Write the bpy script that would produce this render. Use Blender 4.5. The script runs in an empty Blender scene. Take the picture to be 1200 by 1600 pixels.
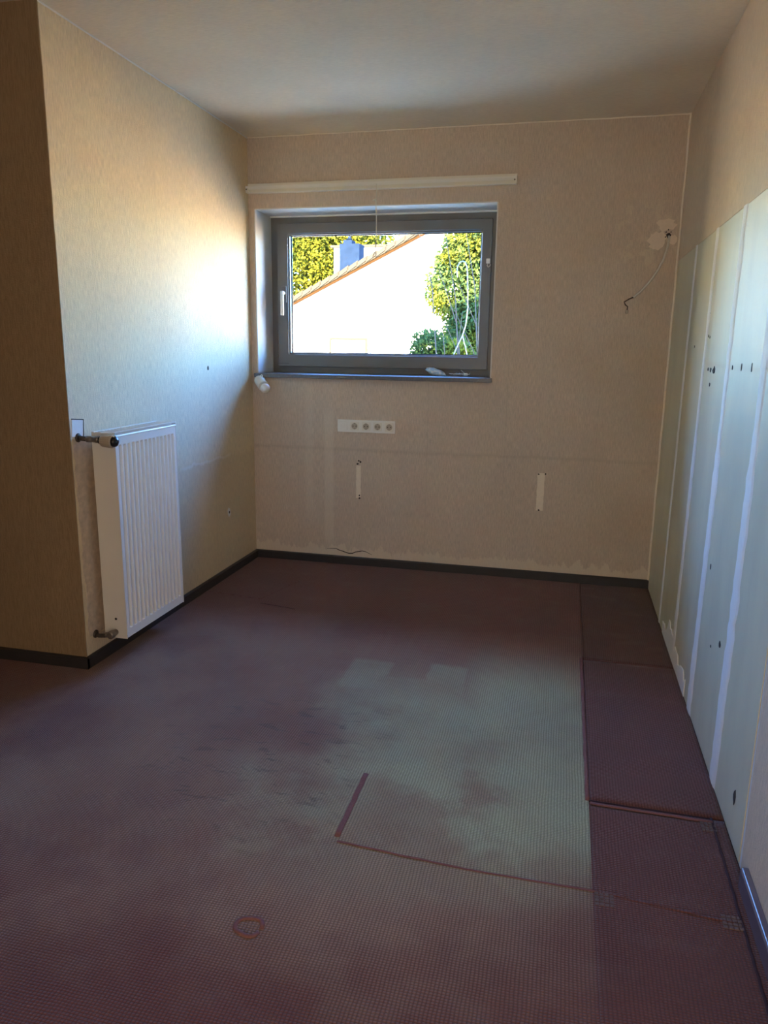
import bpy, math, random
from mathutils import Vector, Matrix, noise
random.seed(7)
sc = bpy.context.scene
C = sc.collection
PI = math.pi

# ------------------------------------------------------------------ camera
cam_d = bpy.data.cameras.new('camera')
cam = bpy.data.objects.new('camera', cam_d); C.objects.link(cam)
right = Vector((0.97194079, 0.23485949, 0.01311979))
up = Vector((-0.06276697, 0.2051933, 0.97670672))
fwd = Vector((-0.22669675, 0.95012459, -0.21417716))
M = Matrix((right, up, -fwd)).transposed().to_4x4()
M.translation = Vector((1.93739827, -4.4884, 1.36947))
cam.matrix_world = M
cam_d.sensor_fit = 'VERTICAL'; cam_d.sensor_height = 36; cam_d.lens = 1172.9 / 1600 * 36
cam_d.clip_start = 0.02; cam_d.clip_end = 300
sc.camera = cam

# ------------------------------------------------------------------ sky, sun, exposure
w = bpy.data.worlds.new('sky'); sc.world = w; w.use_nodes = True
wn = w.node_tree; wn.nodes.clear()
sky = wn.nodes.new('ShaderNodeTexSky'); sky.sky_type = 'NISHITA'; sky.sun_disc = False
sky.sun_elevation = math.radians(27); sky.sun_rotation = math.radians(172)
sky.air_density = 1.2; sky.dust_density = 0.1; sky.ozone_density = 2.0
bg = wn.nodes.new('ShaderNodeBackground'); bg.inputs[1].default_value = 0.62
wo = wn.nodes.new('ShaderNodeOutputWorld')
wb = wn.nodes.new('ShaderNodeMix'); wb.data_type = 'RGBA'; wb.blend_type = 'MULTIPLY'; wb.inputs[0].default_value = 1
wb.inputs[7].default_value = (0.50, 0.82, 1.36, 1)          # a clear, deep blue autumn sky
wn.links.new(sky.outputs[0], wb.inputs[6]); wn.links.new(wb.outputs[2], bg.inputs[0]); wn.links.new(bg.outputs[0], wo.inputs[0])

sd = bpy.data.lights.new('sun', 'SUN'); sd.energy = 13; sd.angle = math.radians(0.6); sd.color = (1, 0.78, 0.44)
sun = bpy.data.objects.new('sun', sd); C.objects.link(sun)
SUN_DIR = Vector((-0.15, 1.0, -0.53)).normalized()      # travels away from the house, over its roof
sun.rotation_euler = SUN_DIR.to_track_quat('-Z', 'Y').to_euler(); sun.location = (4, -8, 12)

pd = bpy.data.lights.new('window_portal', 'AREA'); pd.shape = 'RECTANGLE'; pd.size = 1.46; pd.size_y = 0.98
pd.cycles.is_portal = True
po = bpy.data.objects.new('window_portal', pd); C.objects.link(po)
po.location = (0.77, 0.36, 1.69); po.rotation_euler = (-PI / 2, 0, 0)

hd_ = bpy.data.lights.new('rear_fill', 'AREA'); hd_.shape = 'RECTANGLE'; hd_.size = 0.85; hd_.size_y = 2.0
hd_.energy = 3.2; hd_.color = (1.0, 0.82, 0.64)
ho = bpy.data.objects.new('rear_fill', hd_); C.objects.link(ho)     # unseen fill lamp added behind the camera to brighten the back wall
ho.location = (1.80, -5.80, 1.02); ho.rotation_euler = (PI / 2, 0, 0)

sc.view_settings.view_transform = 'Standard'; sc.view_settings.look = 'None'
sc.view_settings.gamma = 1; sc.view_settings.use_curve_mapping = False
sc.view_settings.exposure = 3.42
sc.cycles.max_bounces = 14; sc.cycles.diffuse_bounces = 10; sc.cycles.glossy_bounces = 4
sc.cycles.transparent_max_bounces = 12
sc.cycles.caustics_reflective = False; sc.cycles.caustics_refractive = False
sc.cycles.sample_clamp_indirect = 0

# ------------------------------------------------------------------ materials
class N:
    """small node-graph helper"""
    def __init__(s, name):
        s.m = bpy.data.materials.new(name); s.m.use_nodes = True
        s.t = s.m.node_tree; s.t.nodes.clear()
        s.out = s.t.nodes.new('ShaderNodeOutputMaterial')
        s.b = s.t.nodes.new('ShaderNodeBsdfPrincipled')
        s.t.links.new(s.b.outputs[0], s.out.inputs[0])
    def n(s, kind, **kw):
        x = s.t.nodes.new(kind)
        for k, v in kw.items(): setattr(x, k, v)
        return x
    def l(s, a, b): s.t.links.new(a, b)
    def val(s, sock, v):
        if hasattr(v, 'is_output') or isinstance(v, bpy.types.NodeSocket): s.l(v, sock)
        else: sock.default_value = v
    def math(s, op, a, b=0.0, c=None, clamp=False):
        x = s.n('ShaderNodeMath', operation=op); x.use_clamp = clamp
        s.val(x.inputs[0], a); s.val(x.inputs[1], b)
        if c is not None: s.val(x.inputs[2], c)
        return x.outputs[0]
    def pos(s):
        if not hasattr(s, '_p'):
            g = s.n('ShaderNodeNewGeometry'); s._p = g.outputs['Position']
            sx = s.n('ShaderNodeSeparateXYZ'); s.l(s._p, sx.inputs[0]); s._xyz = sx.outputs
        return s._p
    def xyz(s): s.pos(); return s._xyz
    def noise(s, scale=(1, 1, 1), sc_=1.0, detail=3, rough=0.55, dist=0.0):
        mp = s.n('ShaderNodeMapping'); s.l(s.pos(), mp.inputs[0]); mp.inputs['Scale'].default_value = scale
        x = s.n('ShaderNodeTexNoise'); s.l(mp.outputs[0], x.inputs['Vector'])
        x.inputs['Scale'].default_value = sc_; x.inputs['Detail'].default_value = detail
        x.inputs['Roughness'].default_value = rough; x.inputs['Distortion'].default_value = dist
        return x.outputs[0]
    def ramp(s, f, a, b, ca=0.0, cb=1.0):
        x = s.n('ShaderNodeMapRange', interpolation_type='SMOOTHSTEP')
        s.val(x.inputs[0], f); s.val(x.inputs[1], a); s.val(x.inputs[2], b)
        x.inputs[3].default_value = ca; x.inputs[4].default_value = cb
        return x.outputs[0]
    def mix(s, f, a, b, mode='MIX'):
        x = s.n('ShaderNodeMix', data_type='RGBA', blend_type=mode)
        s.val(x.inputs[0], f)
        for sock, v in ((x.inputs[6], a), (x.inputs[7], b)):
            if isinstance(v, tuple): sock.default_value = (*v, 1) if len(v) == 3 else v
            else: s.l(v, sock)
        return x.outputs[2]
    def band(s, c, a, b, soft):
        """1 between a and b along coordinate socket c"""
        return s.math('MULTIPLY', s.ramp(c, a - soft, a + soft), s.ramp(c, b - soft, b + soft, 1, 0))
    def bump(s, h, strength, dist=0.002, prev=None):
        x = s.n('ShaderNodeBump'); s.l(h, x.inputs['Height'])
        x.inputs['Strength'].default_value = strength; x.inputs['Distance'].default_value = dist
        if prev is not None: s.l(prev, x.inputs['Normal'])
        s._nrm = x.outputs[0]; s.l(x.outputs[0], s.b.inputs['Normal']); return x.outputs[0]
    def done(s, col, rough=0.8, metal=0.0, spec=0.5):
        s.val(s.b.inputs['Base Color'], (*col, 1) if isinstance(col, tuple) else col)
        s.val(s.b.inputs['Roughness'], rough); s.b.inputs['Metallic'].default_value = metal
        s.b.inputs['Specular IOR Level'].default_value = spec
        return s.m

def plain(name, col, rough=0.6, metal=0.0, var=0.08, scale=30, spec=0.5, bump=0.0):
    g = N(name)
    f = g.noise((1, 1, 1), scale, 3)
    c = g.mix(f, tuple(v * (1 - var) for v in col), tuple(min(1, v * (1 + var)) for v in col))
    if bump: g.bump(f, bump, 0.002)
    return g.done(c, rough, metal, spec)

WP = (0.80, 0.67, 0.46)        # wallpaper
def wallpaper(name, axis, base=WP, seams=(), extra=None, strength=0.7):
    """textured wallpaper: fine upright threads, axis = the horizontal axis along the wall"""
    g = N(name); X = g.xyz()
    h = X[0] if axis == 'x' else X[1]
    fine = (240, 240, 24)
    f1 = g.noise(fine, 1.0, 3, 0.7)
    f2 = g.noise((110, 110, 240), 1.0, 2, 0.6)
    f3 = g.noise((3, 3, 1.3), 1.0, 4, 0.6)
    big = g.noise((26, 26, 3), 1.0, 2, 0.5)
    c = g.mix(g.ramp(f1, 0.36, 0.64), tuple(v * 0.86 for v in base), tuple(min(1, v * 1.07) for v in base))
    c = g.mix(g.math('MULTIPLY', g.ramp(f3, 0.35, 0.75), 0.25), c, tuple(v * 0.8 for v in base))
    c = g.mix(g.math('MULTIPLY', g.ramp(big, 0.45, 0.75), 0.14), c, tuple(v * 0.8 for v in base))
    for sx in seams:
        b = g.band(h, sx - 0.0015, sx + 0.0015, 0.0015)
        c = g.mix(g.math('MULTIPLY', b, 0.22), c, tuple(v * 0.5 for v in base))
    if extra: c = extra(g, c, h, X[2])
    hh = g.math('ADD', f1, g.math('MULTIPLY', f2, 0.6))
    g.bump(hh, strength, 0.0035)
    return g.done(c, 0.82, 0, 0.25)

def back_extra(g, c, h, z):
    wob = g.noise((5, 5, 5), 1.0, 4)
    # horizontal paste line under the sockets, paler below it at left; paler upright channel
    zz = g.math('ADD', z, g.math('MULTIPLY', g.math('SUBTRACT', wob, 0.5), 0.03))
    line = g.band(zz, 0.735, 0.752, 0.012)
    c = g.mix(g.math('MULTIPLY', line, 0.22), c, (0.36, 0.29, 0.22))
    ch = g.math('MULTIPLY', g.band(h, 0.475, 0.535, 0.008), g.band(z, 0.13, 0.98, 0.05))
    c = g.mix(g.math('MULTIPLY', ch, 0.42), c, (0.80, 0.72, 0.60))
    ch2 = g.math('MULTIPLY', g.band(h, 0.35, 0.40, 0.01), g.band(z, 0.3, 1.15, 0.1))
    c = g.mix(g.math('MULTIPLY', ch2, 0.22), c, (0.80, 0.72, 0.60))
    # blotchy browner tone, stronger towards the right
    st = g.math('MULTIPLY', g.ramp(h, 1.2, 2.5), g.ramp(g.noise((1.4, 1.4, 1.4), 1.0, 3), 0.35, 0.7))
    c = g.mix(g.math('MULTIPLY', st, 0.35), c, (0.50, 0.38, 0.25))
    # scraped spots around the cable outlet
    sp = g.math('MULTIPLY', g.band(h, 2.14, 2.46, 0.06), g.band(z, 1.80, 2.16, 0.06))
    sp = g.math('MULTIPLY', sp, g.ramp(g.noise((16, 16, 12), 1.0, 4, 0.6, 0.6), 0.52, 0.60))
    c = g.mix(g.math('MULTIPLY', sp, 0.5), c, (0.76, 0.66, 0.5))
    # torn lower edge, bare plaster in ragged tongues
    rag = g.noise((22, 22, 5), 1.0, 5, 0.65)
    lo = g.math('LESS_THAN', g.math('SUBTRACT', z, g.math('MULTIPLY', rag, 0.20)), 0.006)
    c = g.mix(g.math('MULTIPLY', lo, 0.6), c, (0.82, 0.72, 0.58))
    return c

def left_extra(g, c, h, z):
    # peeled curve where a cupboard stood, browner wallpaper below it
    wob = g.math('MULTIPLY', g.math('SUBTRACT', g.noise((9, 9, 9), 1.0, 4), 0.5), 0.09)
    zz = g.math('ADD', z, wob)
    pl = g.math('MULTIPLY', g.band(zz, 0.722, 0.738, 0.005), g.band(h, -0.95, -0.35, 0.06))
    c = g.mix(g.math('MULTIPLY', pl, 0.5), c, (0.85, 0.78, 0.68))
    dk = g.math('MULTIPLY', g.ramp(zz, 0.70, 0.76, 1, 0), g.ramp(h, -1.3, -0.8))
    c = g.mix(g.math('MULTIPLY', dk, 0.22), c, (0.48, 0.38, 0.28))
    return c

def right_extra(g, c, h, z):
    r = g.ramp(g.noise((2, 2, 2), 1.0, 4), 0.4, 0.7)
    return g.mix(g.math('MULTIPLY', r, 0.2), c, (0.55, 0.44, 0.34))

m_wall_back = wallpaper('wallpaper_back', 'x', base=(0.71, 0.595, 0.49), seams=(0.30, 1.13, 1.60, 2.12), extra=back_extra)
m_wall_left = wallpaper('wallpaper_left', 'y', seams=(-0.56, -1.087, -1.61), extra=left_extra)
m_wall_shaded = wallpaper('wallpaper_shaded', 'x', base=(0.36, 0.25, 0.14))  # darker base: dimness of the near-left and rear walls put into the colour
m_wall_right = wallpaper('wallpaper_right', 'y', base=(0.76, 0.62, 0.46), extra=right_extra)

def mk_ceiling():
    g = N('ceiling_paper')
    f1 = g.noise((30, 300, 300), 1.0, 3, 0.7)
    f3 = g.noise((1.2, 1.2, 1.2), 1.0, 4)
    c = g.mix(g.ramp(f1, 0.35, 0.65), (0.74, 0.66, 0.53), (0.84, 0.75, 0.61))
    c = g.mix(g.math('MULTIPLY', g.ramp(f3, 0.4, 0.7), 0.2), c, (0.42, 0.39, 0.34))
    g.bump(f1, 0.4, 0.003)
    return g.done(c, 0.85, 0, 0.2)
m_ceiling = mk_ceiling()

def mk_panel():
    g = N('bare_wallboard')
    X = g.xyz()
    f = g.noise((4, 4, 1.5), 1.0, 5, 0.6); f2 = g.noise((60, 60, 60), 1.0, 3)
    c = g.mix(g.ramp(f, 0.3, 0.7), (0.62, 0.59, 0.44), (0.71, 0.68, 0.50))
    c = g.mix(g.math('MULTIPLY', f2, 0.12), c, (0.45, 0.46, 0.36))
    # brownish glue band near the row of holes
    b = g.math('MULTIPLY', g.band(X[2], 1.31, 1.33, 0.01), g.band(X[1], -2.2, -1.2, 0.05))
    c = g.mix(g.math('MULTIPLY', b, 0.22), c, (0.5, 0.38, 0.22))
    b2 = g.math('MULTIPLY', g.band(X[1], -1.235, -1.18, 0.01), g.band(X[2], 1.25, 1.84, 0.1))
    c = g.mix(g.math('MULTIPLY', b2, 0.3), c, (0.60, 0.46, 0.26))
    g.bump(f2, 0.15, 0.002)
    return g.done(c, 0.5, 0, 0.45)
m_panel = mk_panel()
m_filler = plain('white_filler', (0.86, 0.86, 0.84), 0.75, var=0.06, scale=40, bump=0.4)
m_plaster = plain('white_plaster', (0.78, 0.77, 0.74), 0.75, var=0.05, scale=25, bump=0.2)
m_bare = plain('bare_brown_plaster', (0.62, 0.50, 0.38), 0.9, var=0.35, scale=35, bump=0.8)
m_patch = plain('beige_patch', (0.90, 0.81, 0.68), 0.85, var=0.08, scale=60, bump=0.3)
m_patch2 = plain('yellowed_patch', (0.82, 0.695, 0.555), 0.85, var=0.08, scale=60, bump=0.3)
m_base = plain('dark_baseboard', (0.038, 0.034, 0.034), 0.45, var=0.2, scale=12)
m_base2 = plain('lilac_baseboard', (0.16, 0.13, 0.16), 0.22, var=0.15, scale=8, spec=0.8)
m_frame = plain('grey_window_frame', (0.20, 0.195, 0.185), 0.42, var=0.1, scale=6)
m_sill = plain('grey_stone_sill', (0.17, 0.175, 0.19), 0.3, var=0.35, scale=90)
m_alu = plain('brushed_aluminium', (0.62, 0.62, 0.60), 0.35, 0.8, var=0.06, scale=60)
m_white = plain('white_plastic', (0.90, 0.89, 0.84), 0.35, var=0.03, scale=20)
m_cream = plain('cream_plastic', (0.86, 0.83, 0.74), 0.4, var=0.03, scale=20)
m_rad = plain('radiator_enamel', (0.86, 0.82, 0.73), 0.32, var=0.03, scale=6)
m_pipe = plain('old_pipe', (0.10, 0.08, 0.065), 0.55, 0.5, var=0.5, scale=50)
m_nickel = plain('dull_nickel', (0.30, 0.26, 0.22), 0.4, 0.7, var=0.25, scale=60)
m_head = plain('beige_thermostat', (0.50, 0.43, 0.33), 0.45, var=0.1, scale=30)
m_black = plain('black_plastic', (0.02, 0.021, 0.024), 0.25, var=0.2, scale=30)
m_dark = plain('dark_hole', (0.035, 0.025, 0.018), 0.95, var=0.3, scale=60)
m_cable = plain('white_cable', (0.70, 0.67, 0.60), 0.5, var=0.06, scale=40)
m_cord = plain('pull_cord', (0.74, 0.72, 0.62), 0.7, var=0.06, scale=40)
m_wire = plain('wire', (0.10, 0.07, 0.05), 0.5, 0.3, var=0.2, scale=30)

def mk_glass(name, tint):
    g = N(name); g.t.nodes.remove(g.b)
    tr = g.n('ShaderNodeBsdfTransparent'); tr.inputs[0].default_value = (*tint, 1)
    gl = g.n('ShaderNodeBsdfGlossy'); gl.inputs['Roughness'].default_value = 0.02
    fr = g.n('ShaderNodeFresnel'); fr.inputs[0].default_value = 1.22
    mx = g.n('ShaderNodeMixShader'); g.l(fr.outputs[0], mx.inputs[0])
    g.l(tr.outputs[0], mx.inputs[1]); g.l(gl.outputs[0], mx.inputs[2]); g.l(mx.outputs[0], g.out.inputs[0])
    return g.m
m_glass = mk_glass('window_glass', (0.97, 0.98, 0.97))

def mk_bulb():
    g = N('opal_bulb'); g.b.inputs['Subsurface Weight'].default_value = 0.0
    return g.done((0.80, 0.77, 0.74), 0.15, 0, 0.6)
m_bulb = mk_bulb()
def mk_bag():
    g = N('blue_white_film')
    f = g.noise((45, 45, 45), 1.0, 3)
    c = g.mix(g.ramp(f, 0.45, 0.6), (0.50, 0.72, 0.90), (0.88, 0.94, 0.97))
    g.bump(f, 0.6, 0.004)
    return g.done(c, 0.25, 0, 0.6)
m_bag = mk_bag()

# carpet ------------------------------------------------------------
def mk_carpet(name, worn_sheen=True, tint=1.0):
    g = N(name); X = g.xyz()
    wine = tuple(v * tint for v in (0.180, 0.062, 0.050))
    # waffle weave: small loops in rows
    def wave(c, per): return g.math('ABSOLUTE', g.math('SINE', g.math('MULTIPLY', c, PI / per)))
    jit = g.math('MULTIPLY', g.math('SUBTRACT', g.noise((7, 7, 7), 1.0, 2), 0.5), 0.010)
    xx = g.math('ADD', X[0], jit); yy = g.math('ADD', X[1], jit)
    loops = g.math('MULTIPLY', wave(xx, 0.0090), wave(yy, 0.0075))
    fuzz = g.noise((260, 260, 260), 1.0, 2, 0.7)
    col = g.mix(g.math('MULTIPLY', g.ramp(g.noise((1.3, 1.3, 1), 1.0, 3), 0.35, 0.7), 0.5), wine, tuple(v * 0.72 for v in wine))
    if worn_sheen:
        n1 = g.math('SUBTRACT', g.noise((2.2, 2.2, 2.2), 1.0, 4, 0.6), 0.5)
        n2 = g.math('SUBTRACT', g.noise((14, 14, 14), 1.0, 3), 0.5)
        px = g.math('ADD', X[0], g.math('MULTIPLY', n2, 0.03))
        py = g.math('ADD', X[1], g.math('MULTIPLY', n2, 0.03))
        pxb = g.math('ADD', X[0], g.math('MULTIPLY', n1, 0.9))
        pyb = g.math('ADD', X[1], g.math('MULTIPLY', n1, 0.9))
        # wide grey zone, left and middle: sheen of the light put into the colour
        grey = g.math('MULTIPLY', g.band(pxb, 0.05, 2.1, 0.35), g.band(pyb, -3.10, -1.15, 0.30))
        grey = g.math('MULTIPLY', grey, g.ramp(n1, -0.25, 0.2, 0.45, 1.0))
        col = g.mix(g.math('MULTIPLY', grey, 0.75), col, (0.37, 0.255, 0.175))
        # faded green zone with stepped upper edge
        a = g.math('MULTIPLY', g.band(px, 1.085, 1.27, 0.012), g.band(py, -1.65, -1.44, 0.025))
        b = g.math('MULTIPLY', g.band(px, 1.43, 1.60, 0.012), g.band(py, -1.65, -1.41, 0.025))
        d = g.math('MULTIPLY', g.band(px, 1.085, 1.62, 0.02), g.band(py, -1.75, -1.57, 0.04))
        e = g.math('MULTIPLY', g.band(pxb, 1.22, 2.4, 0.25), g.band(pyb, -2.78, -1.62, 0.28))
        e2 = g.math('MULTIPLY', g.band(px, 1.62, 2.1, 0.10), g.band(py, -2.85, -1.35, 0.28))
        gm = g.math('MAXIMUM', g.math('MULTIPLY', g.math('MAXIMUM', a, b), 0.55), g.math('MAXIMUM', g.math('MULTIPLY', d, 0.55), g.math('MAXIMUM', e, g.math('MULTIPLY', e2, 0.9))))
        gm = g.math('MULTIPLY', gm, g.ramp(n1, -0.3, 0.15, 0.55, 1.0))
        # cut off below the furniture line
        low = g.ramp(g.math('ADD', X[1], g.math('MULTIPLY', n1, 0.35)), -2.92, -2.60)
        ins_ = g.math('MULTIPLY', g.band(pxb, 1.36, 1.80, 0.08), g.band(pyb, -2.72, -2.36, 0.07))
        gm = g.math('MULTIPLY', gm, g.math('SUBTRACT', 1.0, g.math('MULTIPLY', ins_, 0.6)))
        gm = g.math('MULTIPLY', gm, low)
        col = g.mix(g.math('MULTIPLY', gm, 0.85), col, (0.46, 0.52, 0.33))
        # dark scuffs
        sc1 = g.math('MULTIPLY', g.band(pxb, 0.7, 1.3, 0.15), g.band(pyb, -2.7, -1.9, 0.15))
        sc1 = g.math('MULTIPLY', sc1, g.ramp(g.noise((10, 26, 10), 1.0, 3, 0.6, 0.5), 0.55, 0.66))
        col = g.mix(g.math('MULTIPLY', sc1, 0.45), col, (0.06, 0.05, 0.045))
    dust = g.ramp(g.noise((5, 9, 5), 1.0, 5, 0.6), 0.5, 0.8)
    col = g.mix(g.math('MULTIPLY', dust, 0.16), col, (0.30, 0.25, 0.22))
    k = g.math('MULTIPLY', g.math('ADD', g.math('MULTIPLY', loops, 0.75), 0.62), g.math('ADD', g.math('MULTIPLY', fuzz, 0.8), 0.6))
    vm = g.n('ShaderNodeVectorMath', operation='SCALE'); g.l(col, vm.inputs[0]); g.l(k, vm.inputs['Scale'])
    g.bump(g.math('ADD', loops, g.math('MULTIPLY', fuzz, 0.5)), 0.75, 0.0035)
    g.b.inputs['Sheen Weight'].default_value = 0.25; g.b.inputs['Sheen Roughness'].default_value = 0.5
    return g.done(vm.outputs[0], 0.9, 0, 0.15)
m_carpet = mk_carpet('carpet_worn_sheen')
m_carpet_wine = mk_carpet('carpet_wine', False, 0.92)
m_carpet_dark = mk_carpet('carpet_dark', False, 0.72)
m_seam = plain('carpet_seam', (0.22, 0.095, 0.088), 0.95, var=0.3, scale=120, bump=0.6)
m_seam_dark = plain('carpet_seam_dark', (0.045, 0.02, 0.024), 0.95, var=0.3, scale=120)
m_mark = plain('carpet_mark', (0.17, 0.12, 0.11), 0.95, var=0.5, scale=150, bump=0.8)

# outside
m_render = plain('white_render', (0.84, 0.81, 0.77), 0.9, var=0.02, scale=8, spec=0.0)
m_tile = plain('pale_verge_tile', (0.030, 0.025, 0.018), 0.8, var=0.12, scale=9, spec=0.0)
m_soffit = plain('brown_bargeboard', (0.020, 0.010, 0.004), 0.7, var=0.1, scale=9, spec=0.0)
m_slate = plain('blue_slate', (0.007, 0.012, 0.022), 0.6, var=0.4, scale=6, spec=0.0)
m_ground = plain('pale_gravel', (0.62, 0.50, 0.33), 0.95, var=0.3, scale=1.5, spec=0.0)
m_bark = plain('bark', (0.025, 0.018, 0.012), 0.9, var=0.3, scale=20)
def mk_leaf(name, a, b, nsc, lo=0.4, hi=0.6):
    g = N(name)
    geo = g.n('ShaderNodeNewGeometry')
    r = geo.outputs['Random Per Island']
    f = g.ramp(g.noise((nsc, nsc, nsc), 1.0, 2), lo, hi)
    f = g.math('ADD', g.math('MULTIPLY', f, 0.75), g.math('MULTIPLY', r, 0.25))
    c = g.mix(f, a, b)
    c = g.mix(g.math('MULTIPLY', g.math('FRACT', g.math('MULTIPLY', r, 17.3)), 0.35), c, tuple(v * 0.4 for v in a))
    # thin leaves let light through
    g.t.nodes.remove(g.b)
    df = g.n('ShaderNodeBsdfDiffuse'); g.l(c, df.inputs[0])
    tl = g.n('ShaderNodeBsdfTranslucent'); g.l(c, tl.inputs[0])
    mx = g.n('ShaderNodeMixShader'); mx.inputs[0].default_value = 0.3
    g.l(df.outputs[0], mx.inputs[1]); g.l(tl.outputs[0], mx.inputs[2]); g.l(mx.outputs[0], g.out.inputs[0])
    return g.m
m_leaf_y = mk_leaf('yellow_leaves', (0.035, 0.045, 0.008), (0.125, 0.110, 0.010), 0.9)
m_leaf_g = mk_leaf('green_sprigs', (0.036, 0.068, 0.026), (0.125, 0.125, 0.012), 2.2, 0.45, 0.62)

# ------------------------------------------------------------------ mesh helpers
class G:
    def __init__(s): s.v = []; s.f = []
    def box(s, a, b):
        x0, y0, z0 = a; x1, y1, z1 = b; n = len(s.v)
        s.v += [(x0, y0, z0), (x1, y0, z0), (x1, y1, z0), (x0, y1, z0), (x0, y0, z1), (x1, y0, z1), (x1, y1, z1), (x0, y1, z1)]
        s.f += [tuple(n + i for i in q) for q in ((0, 3, 2, 1), (4, 5, 6, 7), (0, 1, 5, 4), (1, 2, 6, 5), (2, 3, 7, 6), (3, 0, 4, 7))]
        return s
    def tube(s, pts, r, n=8, caps=True):
        pts = [Vector(p) for p in pts]; k = len(pts); base = len(s.v)
        rr = r if isinstance(r, (list, tuple)) else [r] * k
        ref = None
        for i, p in enumerate(pts):
            d = (pts[min(i + 1, k - 1)] - pts[max(i - 1, 0)]).normalized()
            if ref is None: ref = d.orthogonal().normalized()
            ref = (ref - d * ref.dot(d)).normalized(); o = d.cross(ref)
            for j in range(n):
                a = 2 * PI * j / n
                s.v.append(tuple(p + (ref * math.cos(a) + o * math.sin(a)) * rr[i]))
        for i in range(k - 1):
            for j in range(n):
                a = base + i * n + j; b = base + i * n + (j + 1) % n
                s.f.append((a, b, b + n, a + n))
        if caps:
            s.f.append(tuple(base + j for j in reversed(range(n))))
            s.f.append(tuple(base + (k - 1) * n + j for j in range(n)))
        return s
    def lathe(s, p0, axis, prof, n=24, mod=None):
        """prof = [(distance along axis, radius)...]"""
        ax = Vector(axis).normalized(); u = ax.orthogonal().normalized(); w_ = ax.cross(u); p0 = Vector(p0)
        base = len(s.v); k = len(prof)
        for t, r in prof:
            for j in range(n):
                a = 2 * PI * j / n; rj = r * (mod(j) if mod else 1)
                s.v.append(tuple(p0 + ax * t + (u * math.cos(a) + w_ * math.sin(a)) * rj))
        for i in range(k - 1):
            for j in range(n):
                a = base + i * n + j; b = base + i * n + (j + 1) % n
                s.f.append((a, b, b + n, a + n))
        s.f.append(tuple(base + j for j in reversed(range(n)))); s.f.append(tuple(base + (k - 1) * n + j for j in range(n)))
        return s
    def prism(s, poly, fn, d0, d1):
        """poly 2D extruded from d0 to d1; fn(u, v, d) -> xyz"""
        n = len(s.v); k = len(poly)
        for d in (d0, d1): s.v += [tuple(fn(u, v, d)) for u, v in poly]
        s.f.append(tuple(n + i for i in range(k))); s.f.append(tuple(n + k + i for i in reversed(range(k))))
        for i in range(k):
            j = (i + 1) % k; s.f.append((n + i, n + k + i, n + k + j, n + j))
        return s
    def ring(s, o, i, y0, y1):
        """rectangular frame in the xz plane; o, i = (x0, z0, x1, z1)"""
        n = len(s.v)
        for y in (y0, y1):
            for (a, b, c, d) in (o, i): s.v += [(a, y, b), (c, y, b), (c, y, d), (a, y, d)]
        for k in range(4):
            j = (k + 1) % 4
            s.f += [(n + k, n + j, n + 4 + j, n + 4 + k), (n + 8 + k, n + 12 + k, n + 12 + j, n + 8 + j),
                    (n + k, n + 8 + k, n + 8 + j, n + j), (n + 4 + k, n + 4 + j, n + 12 + j, n + 12 + k)]
        return s

def obj(name, g, mat, parent=None, bevel=0.0, smooth=False, seg=2, kind=None, label=None):
    me = bpy.data.meshes.new(name); me.from_pydata(g.v, [], g.f); me.validate()
    import bmesh
    bm = bmesh.new(); bm.from_mesh(me); bmesh.ops.recalc_face_normals(bm, faces=bm.faces); bm.to_mesh(me); bm.free()
    me.materials.append(mat)
    o = bpy.data.objects.new(name, me); C.objects.link(o)
    if smooth:
        for p in me.polygons: p.use_smooth = len(p.vertices) == 4
    if bevel:
        b = o.modifiers.new('bevel', 'BEVEL'); b.width = bevel; b.segments = seg; b.limit_method = 'ANGLE'; b.angle_limit = math.radians(40)
    if parent is not None:
        o.parent = parent; o.matrix_parent_inverse = Matrix.Translation(-world_loc(parent))
    if kind: o['kind'] = kind
    if label: o['label'] = label
    return o
def world_loc(o):
    v = Vector(o.location)
    if o.parent is not None: pass
    return WL.get(o.name, Vector((0, 0, 0)))
WL = {}
def thing(name, label, cat, loc, group=None):
    o = bpy.data.objects.new(name, None); C.objects.link(o); o.location = loc; o.empty_display_size = 0.05
    WL[o.name] = Vector(loc)
    o['label'] = label; o['category'] = cat
    if group: o['group'] = group
    return o
def struct(name, g, mat, **kw): return obj(name, g, mat, kind='structure', **kw)
def tag(o, label, cat, group=None):
    o['label'] = label; o['category'] = cat
    if group: o['group'] = group
    return o

# ------------------------------------------------------------------ room shell
W, H, LN = 2.475, 2.574, 1.847
XL, YR, T = -1.5, -5.35, 0.34
WX0, WX1, WZ0, WZ1 = 0.040, 1.497, 1.176, 2.172      # window opening

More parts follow.
